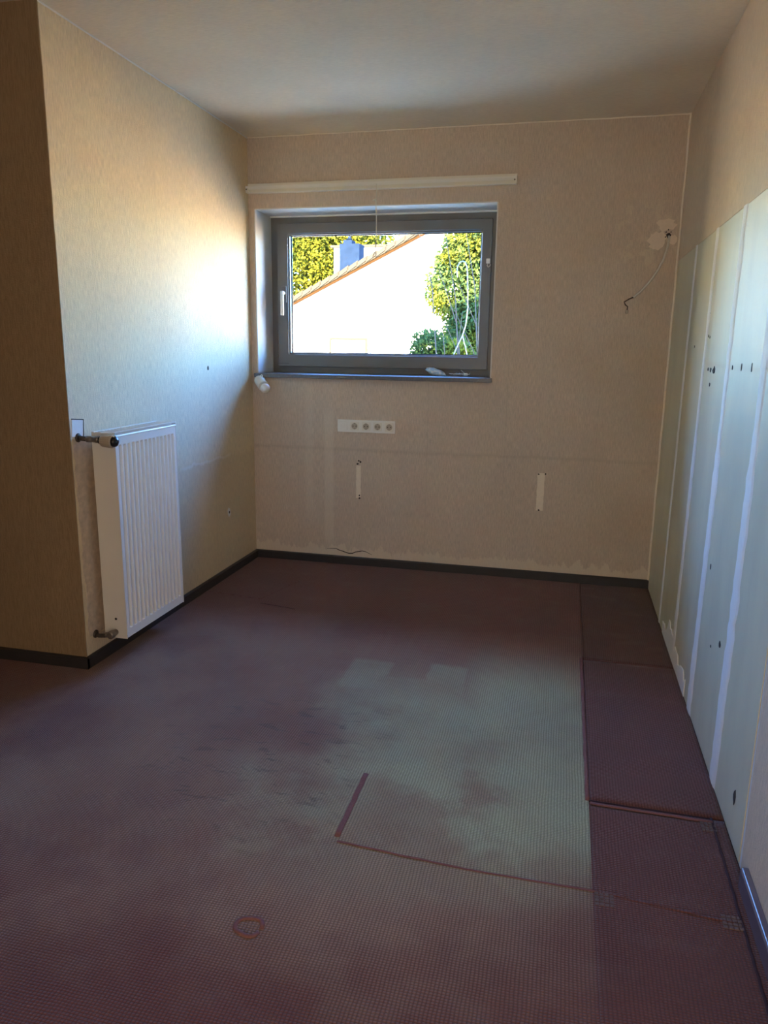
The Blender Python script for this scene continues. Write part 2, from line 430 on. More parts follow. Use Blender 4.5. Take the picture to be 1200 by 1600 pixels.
g = G()
for a, b in (((-T, 0, -0.2), (WX0, T, H + 0.2)), ((WX1, 0, -0.2), (W + T, T, H + 0.2)),
             ((WX0, 0, -0.2), (WX1, T, WZ0)), ((WX0, 0, WZ1), (WX1, T, H + 0.2))): g.box(a, b)
wall_back = struct('wall_back', g, m_wall_back)
g = G().box((-T, -LN, -0.2), (0, 0, H + 0.2))
wall_left = struct('wall_left', g, m_wall_left)
g = G().box((XL - T, -LN, -0.2), (-T, -LN + T, H + 0.2))
g2 = G().box((-T, -LN - 0.001, 0), (-0.0002, -LN + 0.001, H))
wall_front_left = struct('wall_near_left', G().box((XL, -LN - 0.0015, -0.2), (-0.0005, -LN + 0.2, H + 0.2)), m_wall_shaded)
struct('wall_far_left', G().box((XL - T, YR, -0.2), (XL, -LN + 0.2, H + 0.2)), m_wall_shaded)
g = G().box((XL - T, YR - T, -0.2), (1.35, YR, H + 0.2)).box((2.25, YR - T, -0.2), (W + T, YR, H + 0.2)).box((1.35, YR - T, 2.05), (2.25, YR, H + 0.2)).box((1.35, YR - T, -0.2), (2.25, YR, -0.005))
struct('wall_rear', g, m_wall_shaded)
g = G().box((1.35, YR - T, 0), (1.38, YR + .01, 2.05)).box((2.22, YR - T, 0), (2.25, YR + .01, 2.05)).box((1.35, YR - T, 2.02), (2.25, YR + .01, 2.05))
struct('trim_4', g, m_plaster)      # lining of the doorway added for the fill lamp
wall_right = struct('wall_right', G().box((W + 0.004, YR, -0.2), (W + T, 0, H + 0.2)), m_plaster)
g = G().box((XL - T, YR - T, H), (W + T, T, H + 0.3))
struct('ceiling', g, m_ceiling)
g = G().box((0.8, YR - T - 1.6, -0.2), (2.8, YR - T - 1.5, 2.5)).box((0.8, YR - T - 1.5, -0.2), (0.9, YR - T, 2.5)).box((2.7, YR - T - 1.5, -0.2), (2.8, YR - T, 2.5)).box((0.8, YR - T - 1.6, 2.5), (2.8, YR - T, 2.6)).box((0.8, YR - T - 1.6, -0.2), (2.8, YR - T, -0.005))
struct('fill_enclosure', g, m_plaster)     # unseen box added around the fill lamp, keeps the sun out
floor = struct('floor', G().box((XL, YR, -0.2), (W + 0.004, 0, -0.008)), m_seam_dark)

# right wall: wallpaper above and beyond, bare wallboard panels between filler strips
BZ, BY = 1.845, -2.53
g = G().box((W, BY, BZ), (W + 0.004, 0, H)); obj('wallpaper', g, m_wall_right, wall_right)
g = G().box((W, YR, 0), (W + 0.004, BY, H)); obj('wallpaper', g, m_wall_right, wall_right)
SY = [(-0.632, -0.578, 0.030), (-1.145, -1.088, 0.030), (-1.640, -1.585, 0.040), (-2.150, -2.098, 0.045)]   # strip y at top, at floor, half width
edges = [(0.0, 0.0)] + [(a, b) for a, b, _ in SY] + [(BY, BY + 0.03)]
for i in range(5):
    (t0, b0), (t1, b1) = edges[i], edges[i + 1]
    gap = 0.003
    poly = [(t0 - gap, BZ - 0.001), (t1 + gap, BZ - 0.001), (b1 + gap, 0), (b0 - gap, 0)]
    g = G().prism(poly, lambda u, v, d: (d, u, v), W + 0.0015, W + 0.005)
    obj('wallboard_panel', g, m_panel, wall_right)
def ragged(yt, zt, yb, zb, hw, n, seed, taper=None, jit=0.3):
    """ragged upright strip outline on the right wall, as (y, z) polygon"""
    rnd = random.Random(seed); L = []; R = []
    for i in range(n + 1):
        t = i / n; z = zt + (zb - zt) * t; y = yt + (yb - yt) * t
        k = (taper(t) if taper else 1) * hw
        L.append((y - k * (1 + rnd.uniform(-jit, jit)), z)); R.append((y + k * (1 + rnd.uniform(-jit, jit)), z))
    return L, R
for i, (yt, yb, hw) in enumerate(SY):
    tp = (lambda t: 0.75 + 0.35 * math.sin(t * 5 + 1) * 0.4 + 0.45 * (t > 0.45)) if i > 0 else (lambda t: 0.8)
    L, R = ragged(yt, BZ, yb, 0.0, hw, 46, 10 + i, tp, 0.22)
    g = G(); n = len(L)
    for dx, pts in ((0.0, L), (0.0, R)): pass
    for k in range(n):
        yl, z = L[k]; yr, _ = R[k]; ym = (yl + yr) / 2
        g.v += [(W + 0.0018, yl, z), (W - 0.0018, yl * 0.7 + ym * 0.3, z), (W - 0.0028, ym, z), (W - 0.0018, yr * 0.7 + ym * 0.3, z), (W + 0.0018, yr, z)]
    for k in range(n - 1):
        for j in range(4): a = k * 5 + j; g.f.append((a, a + 1, a + 6, a + 5))
    obj('filler_strip', g, m_filler, wall_right)
# knife-marked filler smears low on the wall
rnd = random.Random(4); g = G()
pl = []; ys = [-0.72 - 0.74 * i / 26 for i in range(27)]
top = [(y, 0.045 + rnd.uniform(0, 0.05) + (0.05 if -1.1 < y < -0.9 else 0)) for y in ys]
poly = top + [(ys[-1], 0.0), (ys[0], 0.0)]
g.prism(poly, lambda u, v, d: (d, u, v), W - 0.002, W + 0.002)
obj('filler_smear', g, m_filler, wall_right, label='rough white filler smear along the floor edge')
# corner bead of paint and filler in the back right corner, one along the left ceiling edge
g = G().tube([(W - 0.004 + 0.0015 * math.sin(i * 1.7), -0.004, H * i / 30) for i in range(31)], 0.006, 6)
obj('corner_bead', g, m_patch, wall_right)
g = G().tube([(0.003, -i * LN / 30, H - 0.004) for i in range(31)], 0.0035, 6)
obj('ceiling_bead', g, m_plaster, wall_left)
g = G().tube([(i * W / 30, -0.002, H - 0.003 - 0.001 * math.sin(i * 2.1)) for i in range(31)], 0.0035, 6)
obj('ceiling_bead', g, m_patch, wall_back)
# holes in the right wall
def chip(c, r, nrm, seed, squash=1.0):
    """small ragged hole mark: a shallow flat disc seated in the wall"""
    rnd = random.Random(seed); n = 7
    poly = [(r * rnd.uniform(0.6, 1.2) * math.cos(2 * PI * i / n), squash * r * rnd.uniform(0.6, 1.2) * math.sin(2 * PI * i / n)) for i in range(n)]
    c = Vector(c)
    if nrm == 'x': return G().prism(poly, lambda u, v, d: (c.x + d, c.y + u, c.z + v), -0.0008, 0.004)
    if nrm == '-x': return G().prism(poly, lambda u, v, d: (c.x - d, c.y + u, c.z + v), -0.0008, 0.004)
    return G().prism(poly, lambda u, v, d: (c.x + u, c.y + d, c.z + v), -0.0008, 0.004)
for i, (y, z, r, sq) in enumerate([(-1.244, 1.302, .010, .8), (-1.30, 1.30, .016, .7), (-1.369, 1.300, .024, .7), (-1.703, 1.319, .008, 1.2), (-1.84, 1.322, .006, 2.6),
        (-1.983, 1.321, .005, 3), (-2.162, 1.336, .005, 3), (-1.64, 1.31, .008, 1), (-1.31, 1.245, .009, 1), (-1.983, 0.433, .013, 1), (-2.38, 0.127, .014, 1.6), (-1.853, .375, .006, 1), (-1.707, .621, .006, 2),
        (-1.40, 2.136, .007, 1), (-1.259, 2.174, .006, 1.3), (-1.428, 2.101, .010, 1), (-1.18, 1.43, .007, 1), (-1.21, 1.425, .006, 1), (-1.16, 1.52, .005, 1), (-0.85, 1.39, .006, 1)]):
    obj('drill_hole', chip((W + 0.0008, y, z), r, 'x', i, sq), m_dark, wall_right)

# back wall marks
def upright_patch(x0, x1, z0, z1, holes, seed):
    rnd = random.Random(seed); n = 12
    pts = [(x0 + rnd.uniform(-.0015, .0015), z0 + (z1 - z0) * i / n) for i in range(n + 1)] + [(x1 + rnd.uniform(-.0015, .0015), z1 - (z1 - z0) * i / n) for i in range(n + 1)]
    p = obj('filled_slot', G().prism(pts, lambda u, v, d: (u, d, v), -0.0015, 0.002), m_patch, wall_back)
    for (hx, hz, r) in holes: obj('screw_hole', chip((hx, -0.0017, hz), r, 'y', seed + int(hx * 997 + hz * 313)), m_dark, p)
upright_patch(0.684, 0.714, 0.438, 0.645, [(0.693, 0.655, .007), (0.711, 0.668, .008), (0.70, 0.675, .006), (0.706, 0.455, .006), (0.706, 0.437, .007)], 3)
upright_patch(1.800, 1.842, 0.428, 0.655, [(1.806, 0.648, .005), (1.845, 0.650, .006), (1.818, 0.430, .006)], 5)
pts = [(0.49 + 0.30 * i / 14, 0.088 + 0.012 * math.sin(i * 0.7) + rnd.uniform(-.003, .003) - 0.0008 * i) for i in range(15)]
g = G().tube([(x, -0.0005, z) for x, z in pts], [0.001 + 0.0022 * math.sin(PI * i / 14) for i in range(15)], 5)
obj('crack', g, m_dark, wall_back)
# left wall marks
obj('screw_hole', chip((0.0006, -0.609, 1.245), 0.009, '-x', 41, 1.4), m_dark, wall_left)
p = obj('plaster_spot', chip((0.0004, -0.40, 0.386), 0.028, '-x', 43), m_filler, wall_left)
obj('screw_hole', chip((0.0016, -0.40, 0.386), 0.010, '-x', 44), m_dark, p)
rnd = random.Random(9)
n = 26
Lp = [(-1.828 + 0.012 * i / n + rnd.uniform(-.008, .008), 0.99 - 0.86 * i / n) for i in range(n + 1)]
Rp = [(-1.690 + 0.02 * i / n + rnd.uniform(-.008, .008), 0.99 - 0.86 * i / n) for i in range(n + 1)]
obj('bare_plaster', G().prism(Lp + Rp[::-1], lambda u, v, d: (d, u, v), -0.002, 0.0012), m_bare, wall_left, label='scraped bare plaster beside the radiator pipes')
obj('paper_flap', G().prism([(-1.835, 1.000), (-1.760, 0.985), (-1.752, 1.060), (-1.828, 1.068)], lambda u, v, d: (d, u, v), -0.002, 0.0022), m_plaster, wall_left, label='square pale patch cut around the pipe')
g = G().tube([(0.002, -1.762, 0.985), (0.002, -1.754, 1.062), (0.002, -1.83, 1.070)], 0.0022, 5)
obj('slit', g, m_dark, wall_left)
# ragged corner edge of the left wall
g = G().tube([(0.0005 + rnd.uniform(-.0005, .0005), -LN + rnd.uniform(-.001, .001), z * 0.01 * H) for z in range(0, 101, 2)], 0.0032, 6)
obj('corner_bead', g, m_wall_shaded, wall_left)

# ------------------------------------------------------------------ carpet pieces on the floor
def sheet(x0, x1, y0, y1, nx, ny, z=0.0, seed=0, holes=None):
    g = G()
    for j in range(ny + 1):
        for i in range(nx + 1):
            x = x0 + (x1 - x0) * i / nx; y = y0 + (y1 - y0) * j / ny
            h = 0.0022 * noise.noise(Vector((x * 2.3, y * 2.3, seed)))
            e = min(x - x0, x1 - x, y - y0, y1 - y)
            if e < 0.001: h -= 0.001
            g.v.append((x, y, z + h))
    for j in range(ny):
        for i in range(nx):
            a = j * (nx + 1) + i; g.f.append((a, a + 1, a + nx + 2, a + nx + 1))
    # skirt
    b = len(g.v)
    ringi = [i for i in range(nx + 1)] + [j * (nx + 1) + nx for j in range(1, ny + 1)] + [ny * (nx + 1) + i for i in range(nx - 1, -1, -1)] + [j * (nx + 1) for j in range(ny - 1, 0, -1)]
    for i in ringi: x, y, _ = g.v[i]; g.v.append((x, y, -0.009))
    k = len(ringi)
    for q in range(k): g.f.append((ringi[q], ringi[(q + 1) % k], b + (q + 1) % k, b + q))
    return g
XS, Y1, Y2 = 2.083, -1.183, -2.305
g = G(); xs_ = [XL + 0.05 * i for i in range(30)] + [XS * i / 60 for i in range(61)]
ys_ = [YR + (-LN - YR) * i / 100 for i in range(100)] + [-LN + LN * i / 52 for i in range(53)]
for y in ys_:
    for x in xs_: g.v.append((x, y, 0.0022 * noise.noise(Vector((x * 2.3, y * 2.3, 0)))))
nx = len(xs_)
for j in range(len(ys_) - 1):
    for i in range(nx - 1):
        if xs_[i] < -0.001 and ys_[j] > -LN - 0.001: continue
        a = j * nx + i; g.f.append((a, a + 1, a + nx + 1, a + nx))
obj('carpet_piece', g, m_carpet, floor, smooth=True)
obj('carpet_piece', sheet(XS + 0.003, W, Y1 + 0.003, 0, 14, 40, seed=1), m_carpet_dark, floor, smooth=True)
obj('carpet_piece', sheet(XS + 0.003, W, Y2 + 0.003, Y1 - 0.003, 14, 40, z=0.002, seed=2), m_carpet_wine, floor, smooth=True)
obj('carpet_piece', sheet(XS, W, YR, Y2 - 0.003, 14, 90, seed=3), m_carpet_wine, floor, smooth=True)
def ridge(name, pts, r, mat, zf=0.38, **kw):
    P = []
    for a, b in zip(pts[:-1], pts[1:]):
        n = max(2, int((Vector(b) - Vector(a)).length / 0.03))
        for i in range(n): t = i / n; P.append((a[0] + (b[0] - a[0]) * t + random.uniform(-1, 1) * .0012, a[1] + (b[1] - a[1]) * t + random.uniform(-1, 1) * .0012, 0.0))
    P.append((*pts[-1], 0.0))
    g = G().tube(P, r, 8); g.v = [(x, y, z * zf + 0.0012) for x, y, z in g.v]
    return obj(name, g, mat, floor, smooth=True, **kw)
ridge('carpet_seam', [(XS - 0.006, Y1 + 0.01), (XS - 0.004, Y2)], 0.0065, m_seam, label='raised pinkish carpet seam')
ridge('carpet_seam', [(XS + 0.006, Y1 + 0.004), (W - 0.03, Y1 - 0.002)], 0.0055, m_carpet_wine)
ridge('carpet_seam', [(XS + 0.004, Y2 - 0.012), (W - 0.035, Y2 - 0.018)], 0.007, m_seam)
ridge('carpet_slit', [(XS, Y2 + 0.002), (W - 0.035, Y2 - 0.004)], 0.003, m_seam_dark)
ridge('carpet_seam', [(XS - 0.002, 0.0), (XS, Y1)], 0.003, m_carpet_wine)
ridge('carpet_seam', [(1.375, -2.335), (1.378, -2.67)], 0.0085, m_seam, 0.10, label='short wine red furniture crease')
ridge('carpet_seam', [(1.385, -2.690), (1.75, -2.715), (2.10, -2.715)], 0.0040, m_seam)
ridge('carpet_seam', [(2.10, -2.715), (W - 0.05, -2.745)], 0.004, m_carpet_wine)
ridge('carpet_seam', [(W - 0.036, Y2), (W - 0.04, -3.6)], 0.004, m_seam_dark)
ridge('carpet_seam', [(-0.0, -0.755), (0.36, -0.80), (0.46, -0.42)], 0.003, m_carpet)
ridge('carpet_slit', [(0.39, -0.865), (0.60, -0.905)], 0.0025, m_seam_dark)
def mark(cx, cy, s, seed):
    g = G()
    for i in range(4):
        for j in range(4):
            x = cx - s / 2 + i * s / 4; y = cy - s / 2 + j * s / 4
            g.box((x + .001, y + .001, -.002), (x + s / 4 - .0015, y + s / 4 - .0015, 0.0020 + 0.0006 * ((i + j) % 2)))
    obj('foot_imprint', g, m_mark, floor, bevel=0.0008, seg=1)
mark(2.425, -2.350, 0.045, 1); mark(2.415, -2.742, 0.05, 2); mark(2.112, -2.74, 0.05, 3)
g = G().tube([(1.272 + 0.033 * math.cos(a * PI / 8), -3.049 + 0.03 * math.sin(a * PI / 8) * (1 + .15 * math.sin(a)), 0.001) for a in range(16)], 0.006, 8)
g.v = [(x, y, z * 0.6) for x, y, z in g.v]
obj('ring_imprint', g, m_seam, floor, smooth=True, label='round reddish wear ring in the carpet')

# baseboards
def bprof(h, t): return [(0, 0), (t, 0), (t, h - 0.006), (t - 0.005, h), (0, h)]
struct('baseboard_back', G().prism(bprof(0.053, 0.014), lambda u, v, d: (d, -u, v - 0.001), 0.0, W), m_base)
struct('baseboard_left', G().prism(bprof(0.053, 0.014), lambda u, v, d: (u, d, v - 0.001), -LN - 0.014, -0.0), m_base)
struct('baseboard_near_left', G().prism(bprof(0.053, 0.014), lambda u, v, d: (d, -LN - 0.0015 - u, v - 0.001), XL, 0.014), m_base)
struct('baseboard_right', G().prism(bprof(0.060, 0.020), lambda u, v, d: (W - u, d, v - 0.001), YR, -2.60), m_base2, bevel=0.002)

# ------------------------------------------------------------------ window
win = bpy.data.objects.new('window_1', None); C.objects.link(win); win['kind'] = 'structure'
win.location = (0.77, 0.28, 1.20); WL['window_1'] = Vector(win.location)
obj('window_reveal', G().box((WX0 - 0.004, -0.0015, 1.2), (WX0 + 0.003, 0.255, WZ1)), m_plaster, win)
obj('window_reveal', G().box((WX1 - 0.003, -0.0015, 1.2), (WX1 + 0.004, 0.255, WZ1)), m_plaster, win)
obj('window_reveal', G().box((WX0 + 0.003, -0.0015, WZ1 - 0.003), (WX1 - 0.003, 0.255, WZ1 + 0.004)), m_plaster, win)
obj('plaster_stop', G().box((WX0 + 0.003, 0.232, WZ1 - 0.012), (WX1 - 0.003, 0.252, WZ1 - 0.003)), m_filler, win, bevel=0.002)
fr = obj('window_frame', G().ring((0.043, 1.200, 1.494, 2.169), (0.098, 1.252, 1.440, 2.112), 0.250, 0.330), m_frame, win, bevel=0.003)
sash = obj('window_sash', G().ring((0.088, 1.240, 1.450, 2.124), (0.160, 1.318, 1.390, 2.062), 0.228, 0.312), m_frame, win, bevel=0.004)
obj('glazing_bead', G().ring((0.158, 1.316, 1.392, 2.064), (0.168, 1.327, 1.383, 2.054), 0.245, 0.276), m_frame, sash, bevel=0.0015)
obj('rubber_seal', G().ring((0.160, 1.320, 1.390, 2.062), (0.1735, 1.3325, 1.3775, 2.0485), 0.2765, 0.2795), m_black, sash)
obj('glass_pane', G().box((0.159, 0.280, 1.318), (1.392, 0.284, 2.064)), m_glass, win)
obj('corner_joint', G().box((0.0885, 0.2274, 1.2595), (0.160, 0.2284, 1.2605)), m_black, sash)
hd = obj('window_handle', G().box((0.121, 0.214, 1.640), (0.153, 0.2285, 1.745)), m_frame, win, bevel=0.006)
g = G().lathe((0.137, 0.215, 1.700), (0, -1, 0), [(0, .012), (.035, .011), (.037, .009)], 16)
obj('handle_neck', g, m_alu, hd, smooth=True)
g = G().box((0.126, 0.172, 1.560), (0.148, 0.184, 1.712))
obj('handle_lever', g, m_alu, hd, bevel=0.005, seg=3)
g = G().box((1.421, 0.214, 1.867), (1.443, 0.229, 1.895))
cl = obj('frame_bracket', g, m_white, win, bevel=0.002)
g = G().tube([(1.432, 0.220, 1.872), (1.428, 0.213, 1.855), (1.434, 0.211, 1.845), (1.444, 0.214, 1.852), (1.446, 0.218, 1.862)], 0.003, 6)
obj('hook', g, m_cable, cl, smooth=True)
struct('trim_1', G().box((0.022, -0.030, 1.176), (1.507, 0.252, 1.2015)), m_sill, bevel=0.003)   # the window sill board
struct('trim_2', G().prism([(0.315, 1.285), (0.46, 1.262), (0.46, 1.245), (0.315, 1.245)], lambda u, v, d: (d, u, v), 0.02, 1.52), m_alu)
struct('trim_3', G().box((0.04, 0.331, 1.17), (1.497, 0.339, 1.246)), m_render)

# ------------------------------------------------------------------ curtain rail
t = thing('curtain_rail', 'long white double-channel curtain rail fixed above the window', 'curtain rail', (0.80, 0, 2.27))
x0, x1 = 0.006, 1.600
obj('back_board', G().box((x0, -0.020, 2.290), (x1, 0.0, 2.312)), m_cream, t, bevel=0.002)
obj('track', G().prism([(-.001, 2.292), (-.052, 2.292), (-.052, 2.282), (-.049, 2.282), (-.049, 2.289), (-.027, 2.289), (-.027, 2.278), (-.024, 2.278), (-.024, 2.289), (-.001, 2.289)], lambda u, v, d: (d, u, v), x0 + .004, x1 - .004), m_white, t)
obj('lower_lip', G().box((x0 + .008, -0.030, 2.257), (x1 - .006, 0.0, 2.262)), m_white, t, bevel=0.001)
obj('channel', G().box((x0 + .006, -0.012, 2.262), (x1 - .006, 0.0, 2.290)), m_cream, t)
for xe in (x0, x1 - 0.006):
    obj('end_cap', G().box((xe, -0.054, 2.256), (xe + 0.006, 0.0, 2.294)), m_white, t, bevel=0.0015)
for xe in (0.012, 1.588):
    obj('screw', G().lathe((xe, -0.052, 2.275), (0, -1, 0), [(0, .0045), (.003, .004)], 10), m_nickel, t)
# pull cord
t = thing('pull_cord', 'thin off-white pull cord hanging from the rail down in front of the glass', 'cord', (0.805, -0.035, 2.28))
obj('cord', G().tube([(0.806, -0.035, 2.283), (0.8065, -0.036, 2.24), (0.803, -0.038, 2.20), (0.806, -0.036, 2.12), (0.807, -0.035, 2.03), (0.805, -0.035, 1.96), (0.800, -0.035, 1.917)], 0.0028, 6), m_cord, t, smooth=True)
obj('knot', G().tube([(0.803, -0.038, 2.196), (0.792, -0.040, 2.198), (0.784, -0.041, 2.193)], [0.0035, .004, .003], 6), m_cord, t, smooth=True)
obj('cord_end', G().tube([(0.800, -0.035, 1.917), (0.797, -0.036, 1.905), (0.790, -0.037, 1.892), (0.789, -0.037, 1.884)], 0.0022, 6), m_wire, t, smooth=True, label='dark frayed cord end')
obj('cord_end', G().tube([(0.800, -0.035, 1.917), (0.806, -0.035, 1.900), (0.808, -0.035, 1.880)], 0.0018, 6), m_cord, t, smooth=True)

# ------------------------------------------------------------------ sockets
t = thing('socket_strip', 'white five-gang cover frame with four round power sockets below the window', 'sockets', (0.748, 0, 0.891))
SX0, SX1, SZ0, SZ1 = 0.564, 0.931, 0.853, 0.930
g = G().box((SX0, -0.009, SZ0), (SX1, 0, SZ1)); obj('cover_frame', g, m_white, t, bevel=0.002)
pitch = (SX1 - SX0) / 5
for i in range(5):
    cx = SX0 + pitch * (i + 0.5); cz = (SZ0 + SZ1) / 2
    if i == 0:
        s = obj('antenna_outlet', G().box((cx - .026, -0.0125, cz - .026), (cx + .026, -0.008, cz + .026)), m_white, t, bevel=0.0015, label='blank square insert with faint connector')
        obj('connector', G().ring((cx - .012, cz - .012, cx + .012, cz + .012), (cx - .009, cz - .009, cx + .009, cz + .009), -0.0138, -0.012), m_white, s, bevel=0.0005)
    else:
        # square insert with a round recess
        n = 32; R = 0.0195; y0, y1 = -0.0130, -0.0095; g = G()
        for k in range(n):
            a = 2 * PI * k / n; ca, sa = math.cos(a), math.sin(a); q = 0.026 / max(abs(ca), abs(sa))
            g.v += [(cx + ca * q, y1, cz + sa * q), (cx + ca * q, y0, cz + sa * q), (cx + ca * R, y0, cz + sa * R), (cx + ca * R * .97, y1 + .0005, cz + sa * R * .97)]
        for k in range(n):
            a = k * 4; b = ((k + 1) % n) * 4
            for j in range(3): g.f.append((a + j, b + j, b + j + 1, a + j + 1))
        s = obj('power_socket', g, m_cream, t)
        obj('recess', G().lathe((cx, -0.0100, cz), (0, 1, 0), [(0, R * .97), (.0008, R * .97)], 28), m_head, s)
        for dx in (-.0095, .0095):
            obj('pin_hole', G().lathe((cx + dx, -0.0108, cz), (0, 1, 0), [(0, .0030), (.001, .0030)], 10), m_dark, s)
        for dz in (-.0165, .0165):
            obj('earth_clip', G().box((cx - .003, -0.0125, cz + dz - .002), (cx + .003, -0.0100, cz + dz + .002)), m_nickel, s)

# ------------------------------------------------------------------ lamp holder with bulb
t = thing('wall_spotlight', 'small white tubular lamp holder with a frosted globe bulb under the sill corner', 'lamp', (0.055, 0, 1.155))
P0 = Vector((0.062, -0.045, 1.160)); P1 = Vector((0.118, -0.105, 1.125)); ax = (P1 - P0).normalized(); Lh = (P1 - P0).length
obj('mounting_arm', G().lathe((0.066, 0.0, 1.158), (0, -1, 0), [(0, .022), (.010, .022), (.012, .008), (.040, .008)], 16), m_white, t, smooth=True)
obj('holder', G().lathe(P0 - ax * 0.008, ax, [(-.006, .010), (0, .022), (.004, .029), (.010, .031), (Lh + .004, .033), (Lh + .005, .028), (Lh - .01, .027)], 24), m_cream, t, smooth=True)
obj('bulb', G().lathe(P1 + ax * 0.0, ax, [(-.010, .012), (0, .014), (.006, .020), (.014, .027), (.025, .031), (.036, .030), (.047, .024), (.054, .014), (.057, .004)], 24), m_bulb, t, smooth=True)
obj('clip', G().tube([P0 + Vector((.012, 0, .028)), P0 + Vector((.022, -.004, .034)), P0 + Vector((.030, -.01, .024)), P0 + Vector((.026, -.012, .012))], .003, 6), m_white, t, smooth=True)

# ------------------------------------------------------------------ things on the sill
rnd = random.Random(21)
g = G(); nu, nv = 30, 18
for j in range(nv + 1):
    for i in range(nu):
        a = 2 * PI * i / nu; b = PI * j / nv
        d = Vector((math.sin(b) * math.cos(a), math.sin(b) * math.sin(a), math.cos(b)))
        k = 1 + 0.22 * noise.noise(d * 2.2 + Vector((3, 1, 2))) + 0.10 * noise.noise(d * 6)
        x = d.x * 0.058 * k; y = d.y * 0.030 * k; z = d.z * 0.026 * k
        z = max(z + 0.020 - x * 0.28, 0.0); x -= z * 0.35
        g.v.append((1.150 + x, 0.185 + y, 1.2018 + z))
for j in range(nv):
    for i in range(nu):
        a = j * nu + i; b = j * nu + (i + 1) % nu; g.f.append((a, b, b + nu, a + nu))
tag(obj('plastic_bag', g, m_bag, smooth=True), 'crumpled pale blue plastic bag lying on the right of the window sill', 'bag')
t = thing('wire_scraps', 'tangle of short metal and plastic wire ends beside the blue bag on the sill', 'wire', (1.28, 0.17, 1.202))
for i in range(12):
    cx = rnd.uniform(1.24, 1.345); cy = rnd.uniform(0.15, 0.19); a = rnd.uniform(0, PI); l = rnd.uniform(.018, .035)
    z0 = 1.2045 + 0.003 * (i % 3)
    pts = [(cx + l * tt * math.cos(a), cy + l * .6 * tt * math.sin(a), z0 + abs(math.sin(tt * 3 + i)) * 0.012) for tt in (-1, -.5, 0, .5, 1)]
    obj('wire_end', G().tube(pts, 0.0022, 6), (m_alu, m_white, m_bag)[i % 3], t, smooth=True)
obj('wire_end', G().tube([(1.335, .17, 1.208), (1.318, .165, 1.222), (1.300, .16, 1.240)], .0025, 6), m_alu, t, smooth=True)
obj('plug', G().lathe((1.318, 0.165, 1.2115), (1, -.2, .15), [(0, .004), (.003, .009), (.022, .009), (.026, .004)], 12), m_white, t, smooth=True)

# cable from the back wall
t = thing('lamp_cable', 'white cable curving out of the back wall near the right corner', 'cable', (2.420, 0, 1.972))
pts = [(2.417, 0.004, 1.972), (2.418, -.014, 1.966), (2.415, -.026, 1.94), (2.409, -.032, 1.895), (2.396, -.036, 1.848), (2.376, -.04, 1.803), (2.350, -.04, 1.757), (2.325, -.04, 1.722), (2.292, -.038, 1.683), (2.258, -.034, 1.654)]
obj('sheath', G().tube(pts, 0.0066, 8), m_cable, t, smooth=True)
obj('bare_wire', G().tube([(2.262, -.034, 1.656), (2.238, -.033, 1.646), (2.212, -.032, 1.630), (2.219, -.032, 1.615), (2.232, -.033, 1.605), (2.230, -.033, 1.580)], 0.0035, 6), m_wire, t, smooth=True, label='dark taped wire end')
obj('terminal', G().box((2.223, -.039, 1.568), (2.237, -.027, 1.588)), m_nickel, t, bevel=0.002)
obj('cable_hole', chip((2.414, -0.0008, 1.976), 0.014, 'y', 77), m_dark, wall_back)
for k, (hx, hz) in enumerate(((2.402, 1.993), (2.426, 1.993), (2.40, 1.968), (2.412, 2.005))): obj('screw_hole', chip((hx, -0.0008, hz), 0.004, 'y', 80 + k), m_dark, wall_back)
def blob(cx, cz, rx, rz, seed):
    r_ = random.Random(seed)
    ps = [(cx + rx * math.cos(2 * PI * i / 18) * r_.uniform(.7, 1.15), cz + rz * math.sin(2 * PI * i / 18) * r_.uniform(.7, 1.15)) for i in range(18)]
    obj('plaster_patch', G().prism(ps, lambda u, v, d: (u, d, v), -0.0008, 0.002), m_patch2, wall_back)
blob(2.36, 1.95, .05, .055, 1); blob(2.40, 2.03, .05, .035, 2); blob(2.435, 1.955, .03, .025, 3)

# white looped cord outside the glass
t = thing('looped_cord', 'stiff white looped cord standing outside the lower right of the glass', 'cord', (1.28, 0.37, 1.27))
lp = [(1.232, .35, 1.80), (1.228, .35, 1.832), (1.230, .35, 1.862), (1.240, .35, 1.885), (1.258, .35, 1.896), (1.276, .35, 1.890), (1.287, .35, 1.865), (1.293, .35, 1.82), (1.299, .35, 1.72), (1.303, .35, 1.621), (1.299, .35, 1.56), (1.292, .35, 1.505), (1.274, .35, 1.446), (1.243, .35, 1.379), (1.221, .352, 1.323), (1.205, .355, 1.279)]
obj('cord', G().tube(lp, 0.0035, 7), m_white, t, smooth=True)
obj('cord', G().tube([(1.276, .35, 1.455), (1.286, .35, 1.41), (1.297, .35, 1.379), (1.310, .352, 1.324), (1.318, .355, 1.279)], 0.003, 7), m_white, t, smooth=True)

# ------------------------------------------------------------------ radiator
RY0, RY1, RZ0, RZ1, RX0, RX1 = -1.752, -1.250, 0.112, 1.010, 0.034, 0.142
t = thing('radiator', 'tall narrow white panel radiator hung on the left wall', 'radiator', (0.088, (RY0 + RY1) / 2, RZ0))
